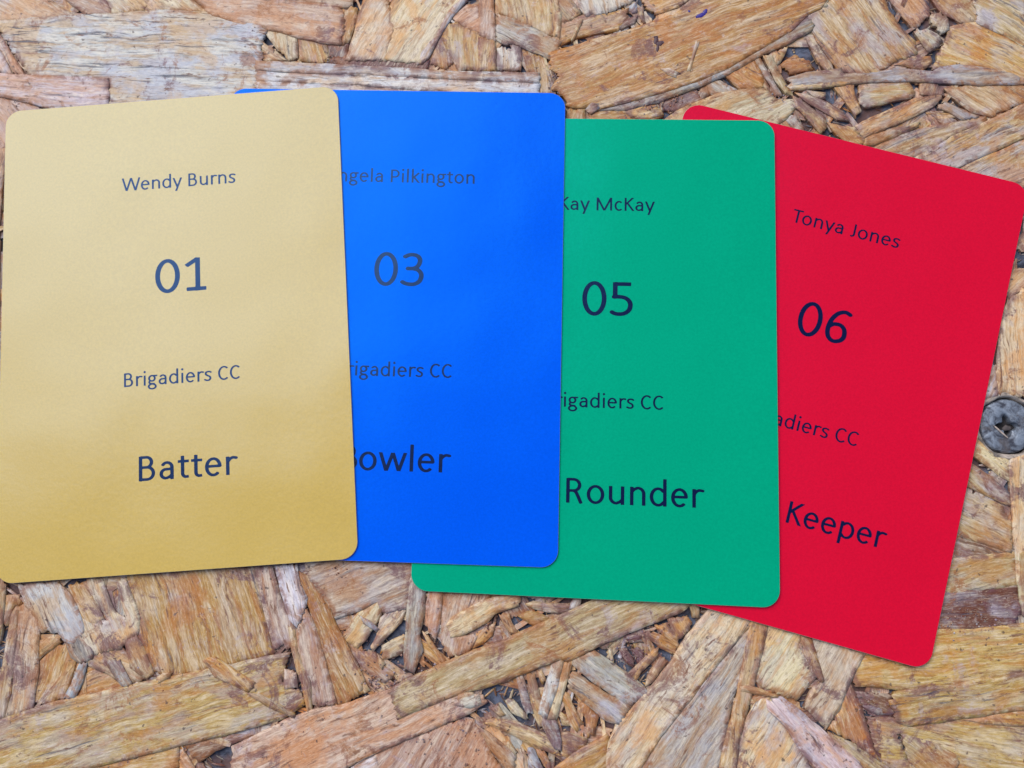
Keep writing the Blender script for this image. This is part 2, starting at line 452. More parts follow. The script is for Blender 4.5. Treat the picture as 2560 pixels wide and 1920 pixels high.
G 4 -40 O .1 1380,512 1480,510 1582,602 1560,692 1450,602
G 5 -65 T .1 1478,462 1640,440 1672,490 1650,572 1560,622 1510,542
G 6 -82 T .1 1648,330 1732,330 1732,462 1680,452
G 6 48 O .1 1168,902 1370,712 1412,692 1402,762 1270,882 1240,942
G 6 57 T .2 1305,1002 1330,902 1420,772 1482,802 1440,852 1365,965
G 4 -50 B .1 1098,702 1150,690 1222,802 1200,842 1150,802
G 4 10 R .1 1130,582 1250,600 1292,652 1180,652
G 3 -50 R .1 1200,700 1290,690 1300,800 1250,830
G 4 85 C .2 1010,692 1040,702 1062,822 1040,812
G 3 25 Y .3 930,672 1060,642 1002,712
G 6 53 C .4 1840,350 1870,340 2180,465 1960,715 1740,985 1560,1215 1400,1425 1220,1720 1000,1720 1010,1480 1080,1310 1250,1130 1400,960 1520,802 1640,602 1740,490
G 5 53 G .5 2185,472 2130,602 2080,882 2000,1052 1950,1282 1880,1643 1860,1720 1240,1720 1412,1437 1572,1227 1752,997 1972,727
G 7 80 T .3 2160,440 2280,470 2232,682 2152,1002 2040,1442 2010,1720 1880,1720 1952,1402 2052,1012 2102,722
G 8 -15 T .2 2060,1002 2110,995 2212,1020 2352,1070 2350,1092 2200,1062 2060,1032
G 6 30 O .2 540,1680 800,1492 1000,1382 1022,1402 1008,1643 1000,1720 540,1720
H 5 56 C .7 -50,1500 30,1242 110,1120 200,1092 245,1180 380,1382 450,1502 560,1720 -80,1720
H 5 56 C .3 180,500 470,560 440,700 545,880 560,930 420,1095 260,1042 110,972 100,900 150,700
H 6 56 C .2 475,560 965,720 830,962 750,1172 650,1322 480,1152 560,1002 622,962 540,882 448,690
H 8 -62 O .1 460,600 530,612 575,760 632,950 600,962 510,800 450,690
H 7 -48 L .7 188,1112 290,1088 400,1162 520,1272 680,1402 900,1602 980,1720 640,1720 440,1482 350,1332 200,1182
H 5 -70 O .1 660,1335 760,1180 840,980 912,1112 1032,1502 1082,1602 880,1452
H 5 -42 T .2 660,1352 880,1455 1080,1605 1170,1650 1150,1720 990,1720 700,1442
H 5 5 Y .1 960,720 1100,782 1300,852 1440,802 1500,652 1528,555 1800,560 2260,500 2260,870 1800,965 1300,1025 1000,990 880,992 860,882
H 6 8 Y .2 1195,1050 1700,985 2260,885 2260,1170 1700,1252 1300,1302 1235,1282 1165,1150
H 4 -10 Y .3 965,1245 1200,1262 1280,1312 1700,1262 2260,1330 2260,1720 1650,1720 1500,1602 1340,1482 1240,1362 1200,1362 1240,1502 1320,1643 1180,1720 1060,1502
H 5 -36 T .3 1240,1372 1500,1442 1700,1552 1680,1720 1330,1720 1300,1562
H 5 -3 O .3 1700,1265 1850,1250 2260,1180 2260,1320 1900,1295
H 2 -20 B .3 880,1042 1180,1062 1150,1140 1212,1212 1150,1232 1000,1202 930,1152
H 3 -18 S .1 938,1152 1000,1150 1100,1180 1212,1212 1050,1225
H 4 12 T .3 1600,0 2145,-60 2152,200 1580,270
H 3 5 R .4 1590,255 2160,205 2192,420 2100,520 1950,545 1700,545 1560,540 1500,520
H 6 86 C .2 2150,-60 2260,-60 2260,470 2205,430 2180,300
I 6 88 C .2 490,112 530,90 560,60 600,40 620,640 520,640 440,640 430,440 450,260
I 4 40 T .3 470,-60 640,-60 640,60 560,55 480,122
I 4 60 W .4 380,470 432,470 442,600 430,640 340,790
I 4 -40 C .2 300,830 350,830 430,940 492,1002 502,1122 290,970
I 3 -38 T .6 260,1000 400,1092 502,1182 512,1252 450,1232 240,1130
I 4 -28 T .4 220,1165 440,1242 500,1352 502,1502 200,1410 200,1300
I 3 -15 B .4 170,1400 500,1492 532,1700 140,1700
I 6 86 C .3 498,1000 620,960 620,1700 545,1680 520,1352 508,1150
A 5 80 P .3 -60,1180 60,1180 20,1500 -20,1900 -60,1900
A 4 86 C .3 -60,1900 0,1900 -10,2600 -60,2600
C 9 72 C .1 1640,555 1660,562 1732,330 1708,325
C 9 -22 X .1 1425,542 1500,535 1570,575 1552,610 1480,585
'''
TONES = {'W': (.76, .70, .68), 'C': (.77, .60, .36), 'T': (.65, .435, .205), 'O': (.62, .33, .095),
         'P': (.64, .43, .30), 'L': (.74, .60, .58), 'G': (.48, .41, .33), 'B': (.24, .12, .065),
         'R': (.19, .07, .045), 'Y': (.60, .39, .115), 'S': (.42, .43, .49), 'X': (.76, .69, .56)}
ORIGIN = {'A': (0, 0, 3.16), 'B': (600, 0, 3.16), 'C': (1200, 0, 3.16), 'D': (1860, 0, 3.16),
          'E': (0, 1400, 3.16), 'F': (600, 1380, 3.073), 'G': (1200, 1400, 3.16), 'H': (1860, 1400, 3.16),
          'I': (2300, 700, 2.212)}
SCREW = ray(2521.5, 1064.0, -0.3)[:2]
HOLE_R = 5.45

board = bpy.data.objects.new('board', None)
COL.objects.link(board)
board['kind'] = 'structure'
board['label'] = 'weathered oriented strand board of pressed wood flakes under the cards'

def zlayer(l):
    return -0.06 - 0.065 * (9 - l)

def inside(poly, pts):
    x, y = pts[:, 0], pts[:, 1]
    r = np.zeros(len(pts), bool)
    j = len(poly) - 1
    for i in range(len(poly)):
        xi, yi = poly[i]; xj, yj = poly[j]
        cnd = (yi > y) != (yj > y)
        with np.errstate(divide='ignore', invalid='ignore'):
            xx = (xj - xi) * (y - yi) / (yj - yi + 1e-12) + xi
        r ^= cnd & (x < xx)
        j = i
    return r

def seg_dist(poly, pts):
    d = np.full(len(pts), 1e9)
    n = len(poly)
    for i in range(n):
        a = poly[i]; b = poly[(i + 1) % n]
        ab = b - a
        t = np.clip(((pts - a) @ ab) / (ab @ ab + 1e-12), 0, 1)
        q = a + t[:, None] * ab
        d = np.minimum(d, np.hypot(*(pts - q).T))
    return d

def strand_geo(poly, ang, ztop, tone, weather, seed, step=0.75, thick=0.75, rough_edge=1.0, grow=0.0):
    """poly: N x 2 outline in mm.  Returns verts (m), faces, attribute arrays."""
    ca, sa = math.cos(ang), math.sin(ang)
    poly = np.asarray(poly, float)
    if grow:
        e1 = np.roll(poly, -1, 0) - poly
        e1 /= np.hypot(*e1.T)[:, None] + 1e-9
        e0 = np.roll(e1, 1, 0)
        ar = (poly[:, 0] * np.roll(poly[:, 1], -1) - np.roll(poly[:, 0], -1) * poly[:, 1]).sum()
        sg = 1 if ar > 0 else -1
        nn = np.stack([e0[:, 1] + e1[:, 1], -(e0[:, 0] + e1[:, 0])], 1) * sg
        nn /= np.maximum(np.hypot(*nn.T), 0.7)[:, None]
        poly = poly + nn * grow
    out = []
    n = len(poly)
    for i in range(n):
        a = poly[i]; b = poly[(i + 1) % n]
        L = np.hypot(*(b - a))
        if L < 1e-6:
            continue
        k = max(1, int(round(L / (0.85 if abs(-sa * (b - a)[0] + ca * (b - a)[1]) < .6 * L else 0.38))))
        e = (b - a) / L
        nrm = np.array([e[1], -e[0]])
        across = abs(-sa * e[0] + ca * e[1])         # 1 when the edge cuts the fibres
        for s in range(k):
            p = a + e * L * s / k
            u, v = ca * p[0] + sa * p[1], -sa * p[0] + ca * p[1]
            if across > 0.6:
                off = 0.55 * nz(v * 2.3, seed * 3.1, 1) + 0.35 * nz(v * 5.7, seed, 2)
            else:
                off = 0.16 * nz(u * 0.35, seed * 2.3, 3) + 0.10 * nz(u * 1.2, v * .5 + seed, 4)
            out.append(p + nrm * off * rough_edge)
    out = np.array(out)
    lo, hi = out.min(0), out.max(0)
    xs = np.arange(lo[0], hi[0], step); ys = np.arange(lo[1], hi[1], step)
    if len(xs) and len(ys):
        g = np.stack(np.meshgrid(xs, ys), -1).reshape(-1, 2)
        rr = np.random.RandomState(int(seed * 17) % 99991)
        g = g + rr.uniform(-.25, .25, g.shape) * step
        g = g[inside(out, g)]
        if len(g):
            g = g[seg_dist(out, g) > 0.26]
    else:
        g = np.zeros((0, 2))
    co = [Vector(p) for p in out] + [Vector(p) for p in g]
    m = len(out)
    vv, ee, ff, ov, oe, of = delaunay_2d_cdt(co, [(i, (i + 1) % m) for i in range(m)], [list(range(m))], 1, 1e-5)
    P = np.array([(v.x, v.y) for v in vv])
    D = seg_dist(out, P)
    # slow warp of the whole flake plus ridges along the fibres
    tiltx, tilty = nz(seed, 5.5) * 0.004, nz(seed, 9.5) * 0.004
    cx, cy = P.mean(0)
    Z = np.empty(len(P))
    U = ca * P[:, 0] + sa * P[:, 1]
    V = -sa * P[:, 0] + ca * P[:, 1]
    for i in range(len(P)):
        z = ztop + 0.04 * nz(U[i] * 0.10, V[i] * 0.45, seed) + 0.02 * nz(U[i] * 0.3, V[i] * 1.6, seed + 7)
        z += (P[i, 0] - cx) * tiltx + (P[i, 1] - cy) * tilty
        r = 1.0 - min(1.0, D[i] / 0.3)
        z -= 0.035 * r * r
        Z[i] = min(z, -0.005)
    hole = np.hypot(P[:, 0] - SCREW[0], P[:, 1] - SCREW[1])
    Z = np.where(hole < HOLE_R, np.minimum(Z, -2.6), Z)
    N = len(P)
    verts = np.zeros((2 * N, 3))
    verts[:N, :2] = P; verts[:N, 2] = Z
    # skirt from the boundary edges of the triangulation
    cnt = {}
    for f in ff:
        for a, b in zip(f, f[1:] + f[:1]):
            k = (min(a, b), max(a, b))
            cnt[k] = (cnt.get(k, (0,))[0] + 1, a, b)
    faces = []
    flip = False
    for f in ff:
        f = list(f)
        a, b, c = P[f[0]], P[f[1]], P[f[2]]
        if (b[0] - a[0]) * (c[1] - a[1]) - (b[1] - a[1]) * (c[0] - a[0]) < 0:
            f.reverse(); flip = True
        faces.append(f)
    ntop = len(faces)
    used = {}
    low = []
    for k, (n_, a, b) in cnt.items():
        if n_ != 1:
            continue
        if flip:
            a, b = b, a
        for q in (a, b):
            if q not in used:
                used[q] = N + len(low); low.append(q)
        faces.append([b, a, used[a], used[b]])
    VL = np.zeros((len(low), 3))
    for i, q in enumerate(low):
        VL[i] = (P[q, 0], P[q, 1], Z[q] - thick)
    verts = np.vstack([verts[:N], VL]) * MM
    idx = list(range(N)) + low
    grain = np.stack([U[idx] + seed * 37.7, V[idx] + seed * 11.3, np.full(len(idx), seed * 5.3)], 1)
    rim = 1.0 - np.clip(D[idx] / 1.3, 0, 1)
    tn = np.tile(np.array([*tone, 1.0]), (len(idx), 1))
    wt = np.full(len(idx), weather)
    return verts, faces, grain, rim, tn, wt, ntop

def poly_area(p):
    p = np.asarray(p)
    return abs((p[:, 0] * np.roll(p[:, 1], -1) - np.roll(p[:, 0], -1) * p[:, 1]).sum()) / 2

def vary(t, r, k=0.10):
    s = 0.86 + r.uniform(-k, k)
    return tuple(max(0.01, c * s * (1 + r.uniform(-.05, .05))) for c in t)

for si, line in enumerate(STRANDS.strip().split('\n')):
    p = line.split()
    reg, lay, ang, tone, wth = p[0], float(p[1]), float(p[2]), p[3], float(p[4])
    ox, oy, sc = ORIGIN[reg]
    zt = zlayer(lay) + 0.011 * ((si * 7) % 10 - 5) * 0.6
    pts = []
    for q in p[5:]:
        x, y = (float(t) for t in q.split(','))
        w = ray(ox + x / sc, oy + y / sc, zt)
        pts.append((w[0], w[1]))
    v, f, g, rim, tn, wt, nt = strand_geo(pts, math.radians(ang), zt, vary(TONES[tone], rnd, .14), wth, si + 1.37, grow=.30 if poly_area(pts) > 60 else .10)
    make('wood_strand', v, f, [M_WOOD], board,
         attrs={'grain': ('FLOAT_VECTOR', g), 'tone': ('FLOAT_COLOR', tn), 'weather': ('FLOAT', wt), 'rim': ('FLOAT', rim)}, smooth=True, flat_from=nt)

def joined(name, geos, kind='stuff', parent=board):
    V = []; Fs = []; G = []; Rm = []; T = []; W = []; off = 0
    for v, f, g, rim, tn, wt, nt in geos:
        V.append(v); Fs += [[i + off for i in q] for q in f]
        G.append(g); Rm.append(rim); T.append(tn); W.append(wt); off += len(v)
    o = make(name, np.vstack(V), Fs, [M_WOOD], parent,
             attrs={'grain': ('FLOAT_VECTOR', np.vstack(G)), 'tone': ('FLOAT_COLOR', np.vstack(T)),
                    'weather': ('FLOAT', np.concatenate(W)), 'rim': ('FLOAT', np.concatenate(Rm))}, smooth=False)
    o['kind'] = kind
    return o

def flake_poly(cx, cy, L, Wd, a, r):
    ca, sa = math.cos(a), math.sin(a)
    sk1, sk2 = r.uniform(-.5, .5) * Wd, r.uniform(-.5, .5) * Wd
    base = [(-L / 2 + sk1, -Wd / 2), (-L * .1, -Wd / 2 * r.uniform(.85, 1.15)), (L / 2 + sk2, -Wd / 2 * r.uniform(.5, 1)),
            (L / 2 - sk2, Wd / 2 * r.uniform(.5, 1)), (L * .1, Wd / 2 * r.uniform(.85, 1.15)), (-L / 2 - sk1, Wd / 2)]
    return [(cx + ca * x - sa * y, cy + sa * x + ca * y) for x, y in base]

# the frame of the photograph on the board, in mm (corners of the view)
FR = [ray(*c)[:2] for c in ((0, 0), (2560, 0), (2560, 1920), (0, 1920))]
FRP = np.array(FR)
X0, X1, Y0, Y1 = FRP[:, 0].min(), FRP[:, 0].max(), FRP[:, 1].min(), FRP[:, 1].max()
CARDS = {
 'yellow': dict(q=[(-96.273, 52.798), (-32.849, 56.884), (-26.702, -30.776), (-90.592, -35.291)], a=1.38041, b=0.01),
 'blue': dict(q=[(-53.328, 56.96), (10.028, 54.868), (7.956, -32.368), (-55.4, -30.277)], a=0.99360, b=0.01),
 'green': dict(q=[(-15.417, 50.693), (48.56, 48.978), (45.761, -39.071), (-17.601, -36.256)], a=0.61219, b=0.01),
 'red': dict(q=[(32.692, 53.182), (94.346, 36.115), (70.387, -49.413), (8.733, -32.346)], a=0.45, b=0.0)}

def covered(x, y, shrink):
    for c in CARDS.values():
        q = np.array(c['q']); m = q.mean(0)
        q = m + (q - m) * shrink
        if inside(q, np.array([(x, y)]))[0]:
            return True
    return False

def in_view(x, y):
    return inside(FRP, np.array([(x, y)]))[0]

# flakes of the board beyond the frame and beneath the cards
r2 = random.Random(21)
geos = []
k = 0
keys = 'TCPOGTWYTPO'
gx = np.arange(-190, 190, 11.0)
gy = np.arange(-135, 150, 9.5)
for yy in gy:
    for xx in gx:
        x, y = xx + r2.uniform(-4, 4), yy + r2.uniform(-3, 3)
        far = not inside(FRP * 1.0, np.array([(x, y)]))[0]
        a = r2.choice([r2.gauss(0.2, .5), r2.gauss(1.2, .5), r2.uniform(0, 3.14)])
        L, Wd = r2.uniform(14, 34), r2.uniform(5, 13)
        if far:
            # stay clear of the traced flakes
            d = seg_dist(FRP, np.array([(x, y)]))[0]
            if d < 10:
                L, Wd = r2.uniform(6, 14), r2.uniform(3, 6)
                lay = r2.uniform(-1, 1)
            else:
                L = min(L, 1.7 * d); Wd = min(Wd, d * .8); lay = r2.uniform(1, 8)
        elif covered(x, y, .62):
            L, Wd = min(L, 20), min(Wd, 9); lay = r2.uniform(1, 5)
        elif covered(x, y, .98):
            L, Wd = min(L, 12), min(Wd, 6); lay = r2.uniform(-1, 1.5)
        else:
            continue
        geos.append(strand_geo(flake_poly(x, y, L, Wd, a, r2), a, zlayer(lay) - .01 * (k % 7), vary(TONES[r2.choice(keys)], r2), r2.uniform(.1, .6), 400 + k * 1.31, step=2.2))
        k += 1
joined('outer_flakes', geos)

# small buried flakes seen through the gaps of the visible board
geos = []
for i in range(900):
    x, y = r2.uniform(X0 - 4, X1 + 4), r2.uniform(Y0 - 4, Y1 + 4)
    if covered(x, y, .93) or math.hypot(x - SCREW[0], y - SCREW[1]) < 9:
        continue
    a = r2.uniform(0, 3.14159)
    L, Wd = r2.uniform(4, 13), r2.uniform(1.4, 4.5)
    t = r2.choice(['T', 'O', 'B', 'G', 'P', 'O', 'T', 'R', 'C'])
    lay = r2.uniform(-2.2, 1.2)
    geos.append(strand_geo(flake_poly(x, y, L, Wd, a, r2), a, zlayer(lay), vary(TONES[t], r2, .2), r2.uniform(.2, .7), 900 + i * 1.7, step=1.6, thick=.4))
joined('buried_flakes', geos)

# long thin splinters wedged between the flakes
geos = []
for i in range(620):
    x, y = r2.uniform(X0 - 4, X1 + 4), r2.uniform(Y0 - 4, Y1 + 4)
    if covered(x, y, .97) or math.hypot(x - SCREW[0], y - SCREW[1]) < 9:
        continue
    a = r2.choice([r2.gauss(.4, .5), r2.gauss(1.9, .5), r2.uniform(0, 3.14159)])
    L, Wd = r2.uniform(4, 13), r2.uniform(.35, 1.1)
    t = r2.choice(['T', 'O', 'G', 'P', 'C', 'C', 'W', 'T', 'B'])
    geos.append(strand_geo(flake_poly(x, y, L, Wd, a, r2), a, zlayer(r2.uniform(-.5, 4.2)), vary(TONES[t], r2, .15), r2.uniform(.2, .7), 3100 + i * 1.3, step=1.2, thick=.4, rough_edge=.5))
joined('loose_splinters', geos)

# splinters and dust lying in the gaps
def splinters(n, zlo, zhi, smin, smax, wmax, tones, name, test=None):
    V = []; Fs = []; G = []; T = []; W = []
    c = 0
    while c < n:
        x, y = r2.uniform(X0 - 4, X1 + 4), r2.uniform(Y0 - 4, Y1 + 4)
        if covered(x, y, .95) or math.hypot(x - SCREW[0], y - SCREW[1]) < 8 or (test and not test(x, y)):
            c += 1
            continue
        c += 1
        a = r2.uniform(0, 6.283); L = r2.uniform(smin, smax); w = r2.uniform(.12, wmax)
        z = r2.uniform(zlo, zhi); h = r2.uniform(.08, .25)
        ca, sa = math.cos(a), math.sin(a)
        tl = r2.uniform(-.12, .12)
        loc = [(-L / 2, 0, 0), (-L * .2, -w / 2, 0), (L * .3, -w / 2 * .8, 0), (L / 2, 0, 0), (L * .2, w / 2, 0), (-L * .3, w / 2 * .8, 0),
               (-L * .15, 0, h), (L * .2, 0, h)]
        o = len(V)
        for (u, v, q) in loc:
            V.append(((x + ca * u - sa * v) * MM, (y + sa * u + ca * v) * MM, (z + q + tl * u) * MM))
            G.append((u + c, v + c * .37, c * .11))
        Fs += [[o, o + 1, o + 6], [o + 1, o + 2, o + 7, o + 6], [o + 2, o + 3, o + 7], [o + 3, o + 4, o + 7], [o + 4, o + 5, o + 6, o + 7], [o + 5, o, o + 6]]
        t = vary(TONES[r2.choice(tones)], r2, .25)
        T += [(*t, 1.0)] * 8
        W += [r2.uniform(0, .5)] * 8
    ob = make(name, V, Fs, [M_WOOD], board, attrs={'grain': ('FLOAT_VECTOR', G), 'tone': ('FLOAT_COLOR', T),
              'weather': ('FLOAT', W), 'rim': ('FLOAT', np.zeros(len(V)))})
    ob['kind'] = 'stuff'
splinters(14000, -1.25, -.8, .5, 3.2, .5, 'BBSORGBTRB', 'splinters')

# crumbs of resin and bark gathered round some joints, loose fibres on the flakes
CRUMBS = [(990, 1715, 9, 260), (930, 1700, 5, 90), (1010, 1740, 6, 120), (1630, 270, 8, 240), (1690, 250, 5, 90),
          (820, 1790, 8, 70), (1160, 1830, 9, 120), (1060, 1850, 8, 100), (1560, 1610, 8, 160), (1590, 1640, 6, 90),
          (100, 262, 7, 80), (50, 248, 5, 50), (840, 1420, 5, 60), (2380, 1560, 9, 140), (2460, 1550, 9, 120),
          (820, 150, 5, 70), (640, 70, 4, 40), (1385, 190, 5, 90), (1400, 235, 6, 80), (2170, 1760, 7, 60), (690, 1800, 6, 60),
          (1950, 250, 5, 60), (1600, 1560, 6, 80), (1220, 1560, 6, 60), (745, 1480, 5, 40), (390, 1690, 5, 30)]
V = []; Fs = []; G = []; T = []; W = []
for (px, py, rad, cnt) in CRUMBS:
    base = ray(px, py, -.5)
    for i in range(cnt):
        a = r2.uniform(0, 6.283); d = abs(r2.gauss(0, rad * .36))
        x, y = base[0] + d * math.cos(a), base[1] + d * math.sin(a)
        s = r2.uniform(.07, .26)
        z = r2.uniform(-.9, -.22)
        o = len(V)
        for dx, dy, dz in ((1, 0, 0), (0, 1, 0), (-1, 0, 0), (0, -1, 0), (0, 0, .9), (0, 0, -.9)):
            V.append(((x + dx * s * r2.uniform(.6, 1.2)) * MM, (y + dy * s * r2.uniform(.6, 1.2)) * MM, min(-.02, z + dz * s * .7) * MM))
            G.append((x + dx * s, y + dy * s, i))
        Fs += [[o, o + 1, o + 4], [o + 1, o + 2, o + 4], [o + 2, o + 3, o + 4], [o + 3, o, o + 4],
               [o + 1, o, o + 5], [o + 2, o + 1, o + 5], [o + 3, o + 2, o + 5], [o, o + 3, o + 5]]
        t = r2.choice([(.20, .075, .06), (.36, .28, .36), (.30, .12, .09), (.28, .23, .28), (.12, .05, .05), (.42, .2, .1)])
        T += [(*vary(t, r2, .2), 1.0)] * 6
        W += [.1] * 6
ob = make('resin_crumbs', V, Fs, [M_WOOD], board, attrs={'grain': ('FLOAT_VECTOR', G), 'tone': ('FLOAT_COLOR', T), 'weather': ('FLOAT', W), 'rim': ('FLOAT', np.zeros(len(V)))})
ob['kind'] = 'stuff'

# lower sheet of the board with its rough dusty surface, and the slab under it
n1, n2 = 190, 150
V = []
for j in range(n2 + 1):
    for i in range(n1 + 1):
        x, y = -190 + 380 * i / n1, -135 + 285 * j / n2
        z = -1.20 + .2 * nz(x * .35, y * .35, 3) + .15 * nz(x * 1.1, y * 1.1, 8)
        if math.hypot(x - SCREW[0], y - SCREW[1]) < 7:
            z = -3.2
        V.append((x * MM, y * MM, z * MM))
Fs = [[j * (n1 + 1) + i, j * (n1 + 1) + i + 1, (j + 1) * (n1 + 1) + i + 1, (j + 1) * (n1 + 1) + i] for j in range(n2) for i in range(n1)]
make('board_core', V, Fs, [M_CORE], board, smooth=True)
xa, xb, ya, yb, zt, zb = -.1899, .1899, -.1349, .1499, -.0036, -.018
V = [(xa, ya, zt), (xb, ya, zt), (xb, yb, zt), (xa, yb, zt), (xa, ya, zb), (xb, ya, zb), (xb, yb, zb), (xa, yb, zb)]
make('board_slab', V, [[3, 2, 1, 0][::-1], [4, 7, 6, 5], [0, 4, 5, 1][::-1][::-1], [1, 5, 6, 2], [2, 6, 7, 3], [3, 7, 4, 0]], [M_CORE], board)

# ------------------------------------------------------------------ the screw
def polar(name, rings, seg, mats, parent, wob=0.0, cap=True, seed=0.0, z_noise=0.0):
    """surface of revolution about the screw axis from (radius, z) rings given in mm"""
    V = []; Fs = []
    for ri, (rad, z) in enumerate(rings):
        for s in range(seg):
            a = 2 * math.pi * s / seg
            k = 1 + wob * nz(math.cos(a) * 1.7, math.sin(a) * 1.7, seed + ri * .3)
            zz = z + z_noise * nz(math.cos(a) * 3.1, math.sin(a) * 3.1, seed + 4 + ri)
            V.append((rad * k * math.cos(a) * MM, rad * k * math.sin(a) * MM, zz * MM))
    for ri in range(len(rings) - 1):
        for s in range(seg):
            t = (s + 1) % seg
            Fs.append([ri * seg + s, (ri + 1) * seg + s, (ri + 1) * seg + t, ri * seg + t])
    if cap:
        Fs.append([(len(rings) - 1) * seg + s for s in range(seg)])
    return make(name, V, Fs, mats, parent, smooth=True)

def metal_material():
    w = NT('tarnished_zinc')
    pos = w.n('ShaderNodeNewGeometry').outputs['Position']
    a = w.noise(w.vmul(pos, (650, 650, 650)), 1.0, 5.0, 0.7, 0.5)
    b = w.noise(w.vmul(pos, (260, 260, 260)), 1.0, 4.0, 0.6, 0.3)
    c = w.mix(w.ramp(a, 0.35, 0.68), (0.045, 0.045, 0.06), (0.30, 0.33, 0.38))
    c = w.mix(w.ramp(b, 0.55, 0.68, 0, .7), c, (0.12, 0.09, 0.08))
    w.l(c, w.b.inputs['Base Color'])
    w.b.inputs['Metallic'].default_value = 0.35
    w.l(w.ramp(a, .3, .7, .6, .38), w.b.inputs['Roughness'])
    w.l(w.bump(a, 0.8, 0.00022), w.b.inputs['Normal'])
    return w.m
M_ZINC = metal_material()
M_DARK = plain('dark_socket_floor', (0.02, 0.015, 0.015), 0.8)  # near-black colour for the bottom of the socket
M_CRUSH = plain('crushed_grey_fibre', (0.34, 0.27, 0.22), 0.8, nscale=420, amp=.75, bump=.0008)

screw = bpy.data.objects.new('screw', None)
COL.objects.link(screw)
screw.location = (SCREW[0] * MM, SCREW[1] * MM, 0)
screw['label'] = 'tarnished grey screw with a four-point socket, sunk in the board by the red card'
screw['category'] = 'screw'
# head with the cross socket cut into it: star shaped inner outline, angle of its points in degrees
seg = 96
def sock_r(a, pts=(96, 182, 272, 355), r0=1.12, r1=2.3):
    d = min(abs((math.degrees(a) - p + 180) % 360 - 180) for p in pts)
    return r0 + (r1 - r0) * max(0, 1 - d / 38.0)
V = []; Fs = []
rings = [('r', 4.85, -1.7), ('r', 4.7, -.95), ('r', 4.4, -.84), ('r', 3.6, -.76), ('r', 2.9, -.76), ('s', 1.05, -.78), ('s', .98, -.86), ('s', .80, -2.3)]
for kind, rad, z in rings:
    for s in range(seg):
        a = 2 * math.pi * s / seg
        rr = rad * (1 + .012 * nz(math.cos(a) * 2, math.sin(a) * 2, 3)) if kind == 'r' else rad * sock_r(a)
        zz = z + (.05 * nz(math.cos(a) * rad, math.sin(a) * rad, 9) if kind == 'r' else 0)
        V.append((rr * math.cos(a) * MM, rr * math.sin(a) * MM, zz * MM))
for ri in range(len(rings) - 1):
    for s in range(seg):
        t = (s + 1) % seg
        Fs.append([ri * seg + t, (ri + 1) * seg + t, (ri + 1) * seg + s, ri * seg + s][::-1])
make('screw_head', V, Fs, [M_ZINC], screw, smooth=True)
V = []
for s in range(seg):
    a = 2 * math.pi * s / seg
    V.append((.9 * sock_r(a) * math.cos(a) * MM, .9 * sock_r(a) * math.sin(a) * MM, -2.1 * MM))
V.append((0, 0, -2.3 * MM))
make('socket_floor', V, [[s, (s + 1) % seg, seg] for s in range(seg)], [M_DARK], screw)
# splinter of wood lying in the socket
def lump(name, cx, cy, z, L, w, h, a, mats, parent, seed=1.0):
    V = []; Fs = []; n, mseg = 9, 8
    for i in range(n):
        t = i / (n - 1)
        u = (t - .5) * L
        rad = math.sin(math.pi * min(1, max(0, .06 + .88 * t))) ** .6
        off = .25 * w * nz(t * 3, seed)
        for s in range(mseg):
            b = 2 * math.pi * s / mseg
            k = 1 + .25 * nz(t * 4, s * .9, seed)
            v = off + math.cos(b) * w / 2 * rad * k; q = math.sin(b) * h / 2 * rad * k
            V.append(((cx + math.cos(a) * u - math.sin(a) * v) * MM, (cy + math.sin(a) * u + math.cos(a) * v) * MM, (z + q) * MM))
    for i in range(n - 1):
        for s in range(mseg):
            t = (s + 1) % mseg
            Fs.append([i * mseg + s, (i + 1) * mseg + s, (i + 1) * mseg + t, i * mseg + t][::-1])
    Fs.append([s for s in range(mseg)]); Fs.append([(n - 1) * mseg + s for s in range(mseg)][::-1])
    return make(name, V, Fs, mats, parent, smooth=True)
M_FIB = plain('pale_wood_fibre', (0.46, 0.36, 0.30), 0.7, nscale=900, amp=.3, bump=.0001)
lump('dirt_plug', .15, -.35, -1.5, 1.5, 1.1, .5, .2, [plain('socket_dirt', (.085, .065, .06), .8)], screw, 2)
lump('fibre', -1.3, -1.0, -.66, 3.2, .34, .2, -.75, [M_FIB], screw, 5)
# an ink blot, a sap spot and a resin dot on the big orange flake
M_BLOT = plain('violet_ink', (0.03, 0.015, 0.20), 0.35)
M_SAP = plain('dark_sap', (0.07, 0.025, 0.03), 0.5)
for nm, mt, lst in (('ink_mark', M_BLOT, [(1752, 38, 2.1, .9, .45), (1763, 29, 1.2, .8, .9), (1723, 28, .5, .45, 0)]),
                    ('sap_spot', M_SAP, [(1640, 100, 1.7, .9, 1.4), (1650, 108, 1.6, 1.0, .3), (1644, 120, 1.5, .6, 1.5), (1637, 92, .5, .4, 0)])):
    for q, (px, py, L, w_, a_) in enumerate(lst):
        p = ray(px, py, -.16)
        lump(nm, p[0], p[1], -.17, L, w_, .13, a_, [mt], board, q + 3.0)
# crushed rim of the countersunk hole
polar('hole_rim', [(6.0, -.95), (5.75, -.52), (5.5, -.42), (5.3, -.5), (5.12, -.9), (5.02, -1.9)], 80, [M_CRUSH], board, wob=.10, cap=False, seed=2.0, z_noise=.22).location = (SCREW[0] * MM, SCREW[1] * MM, 0)

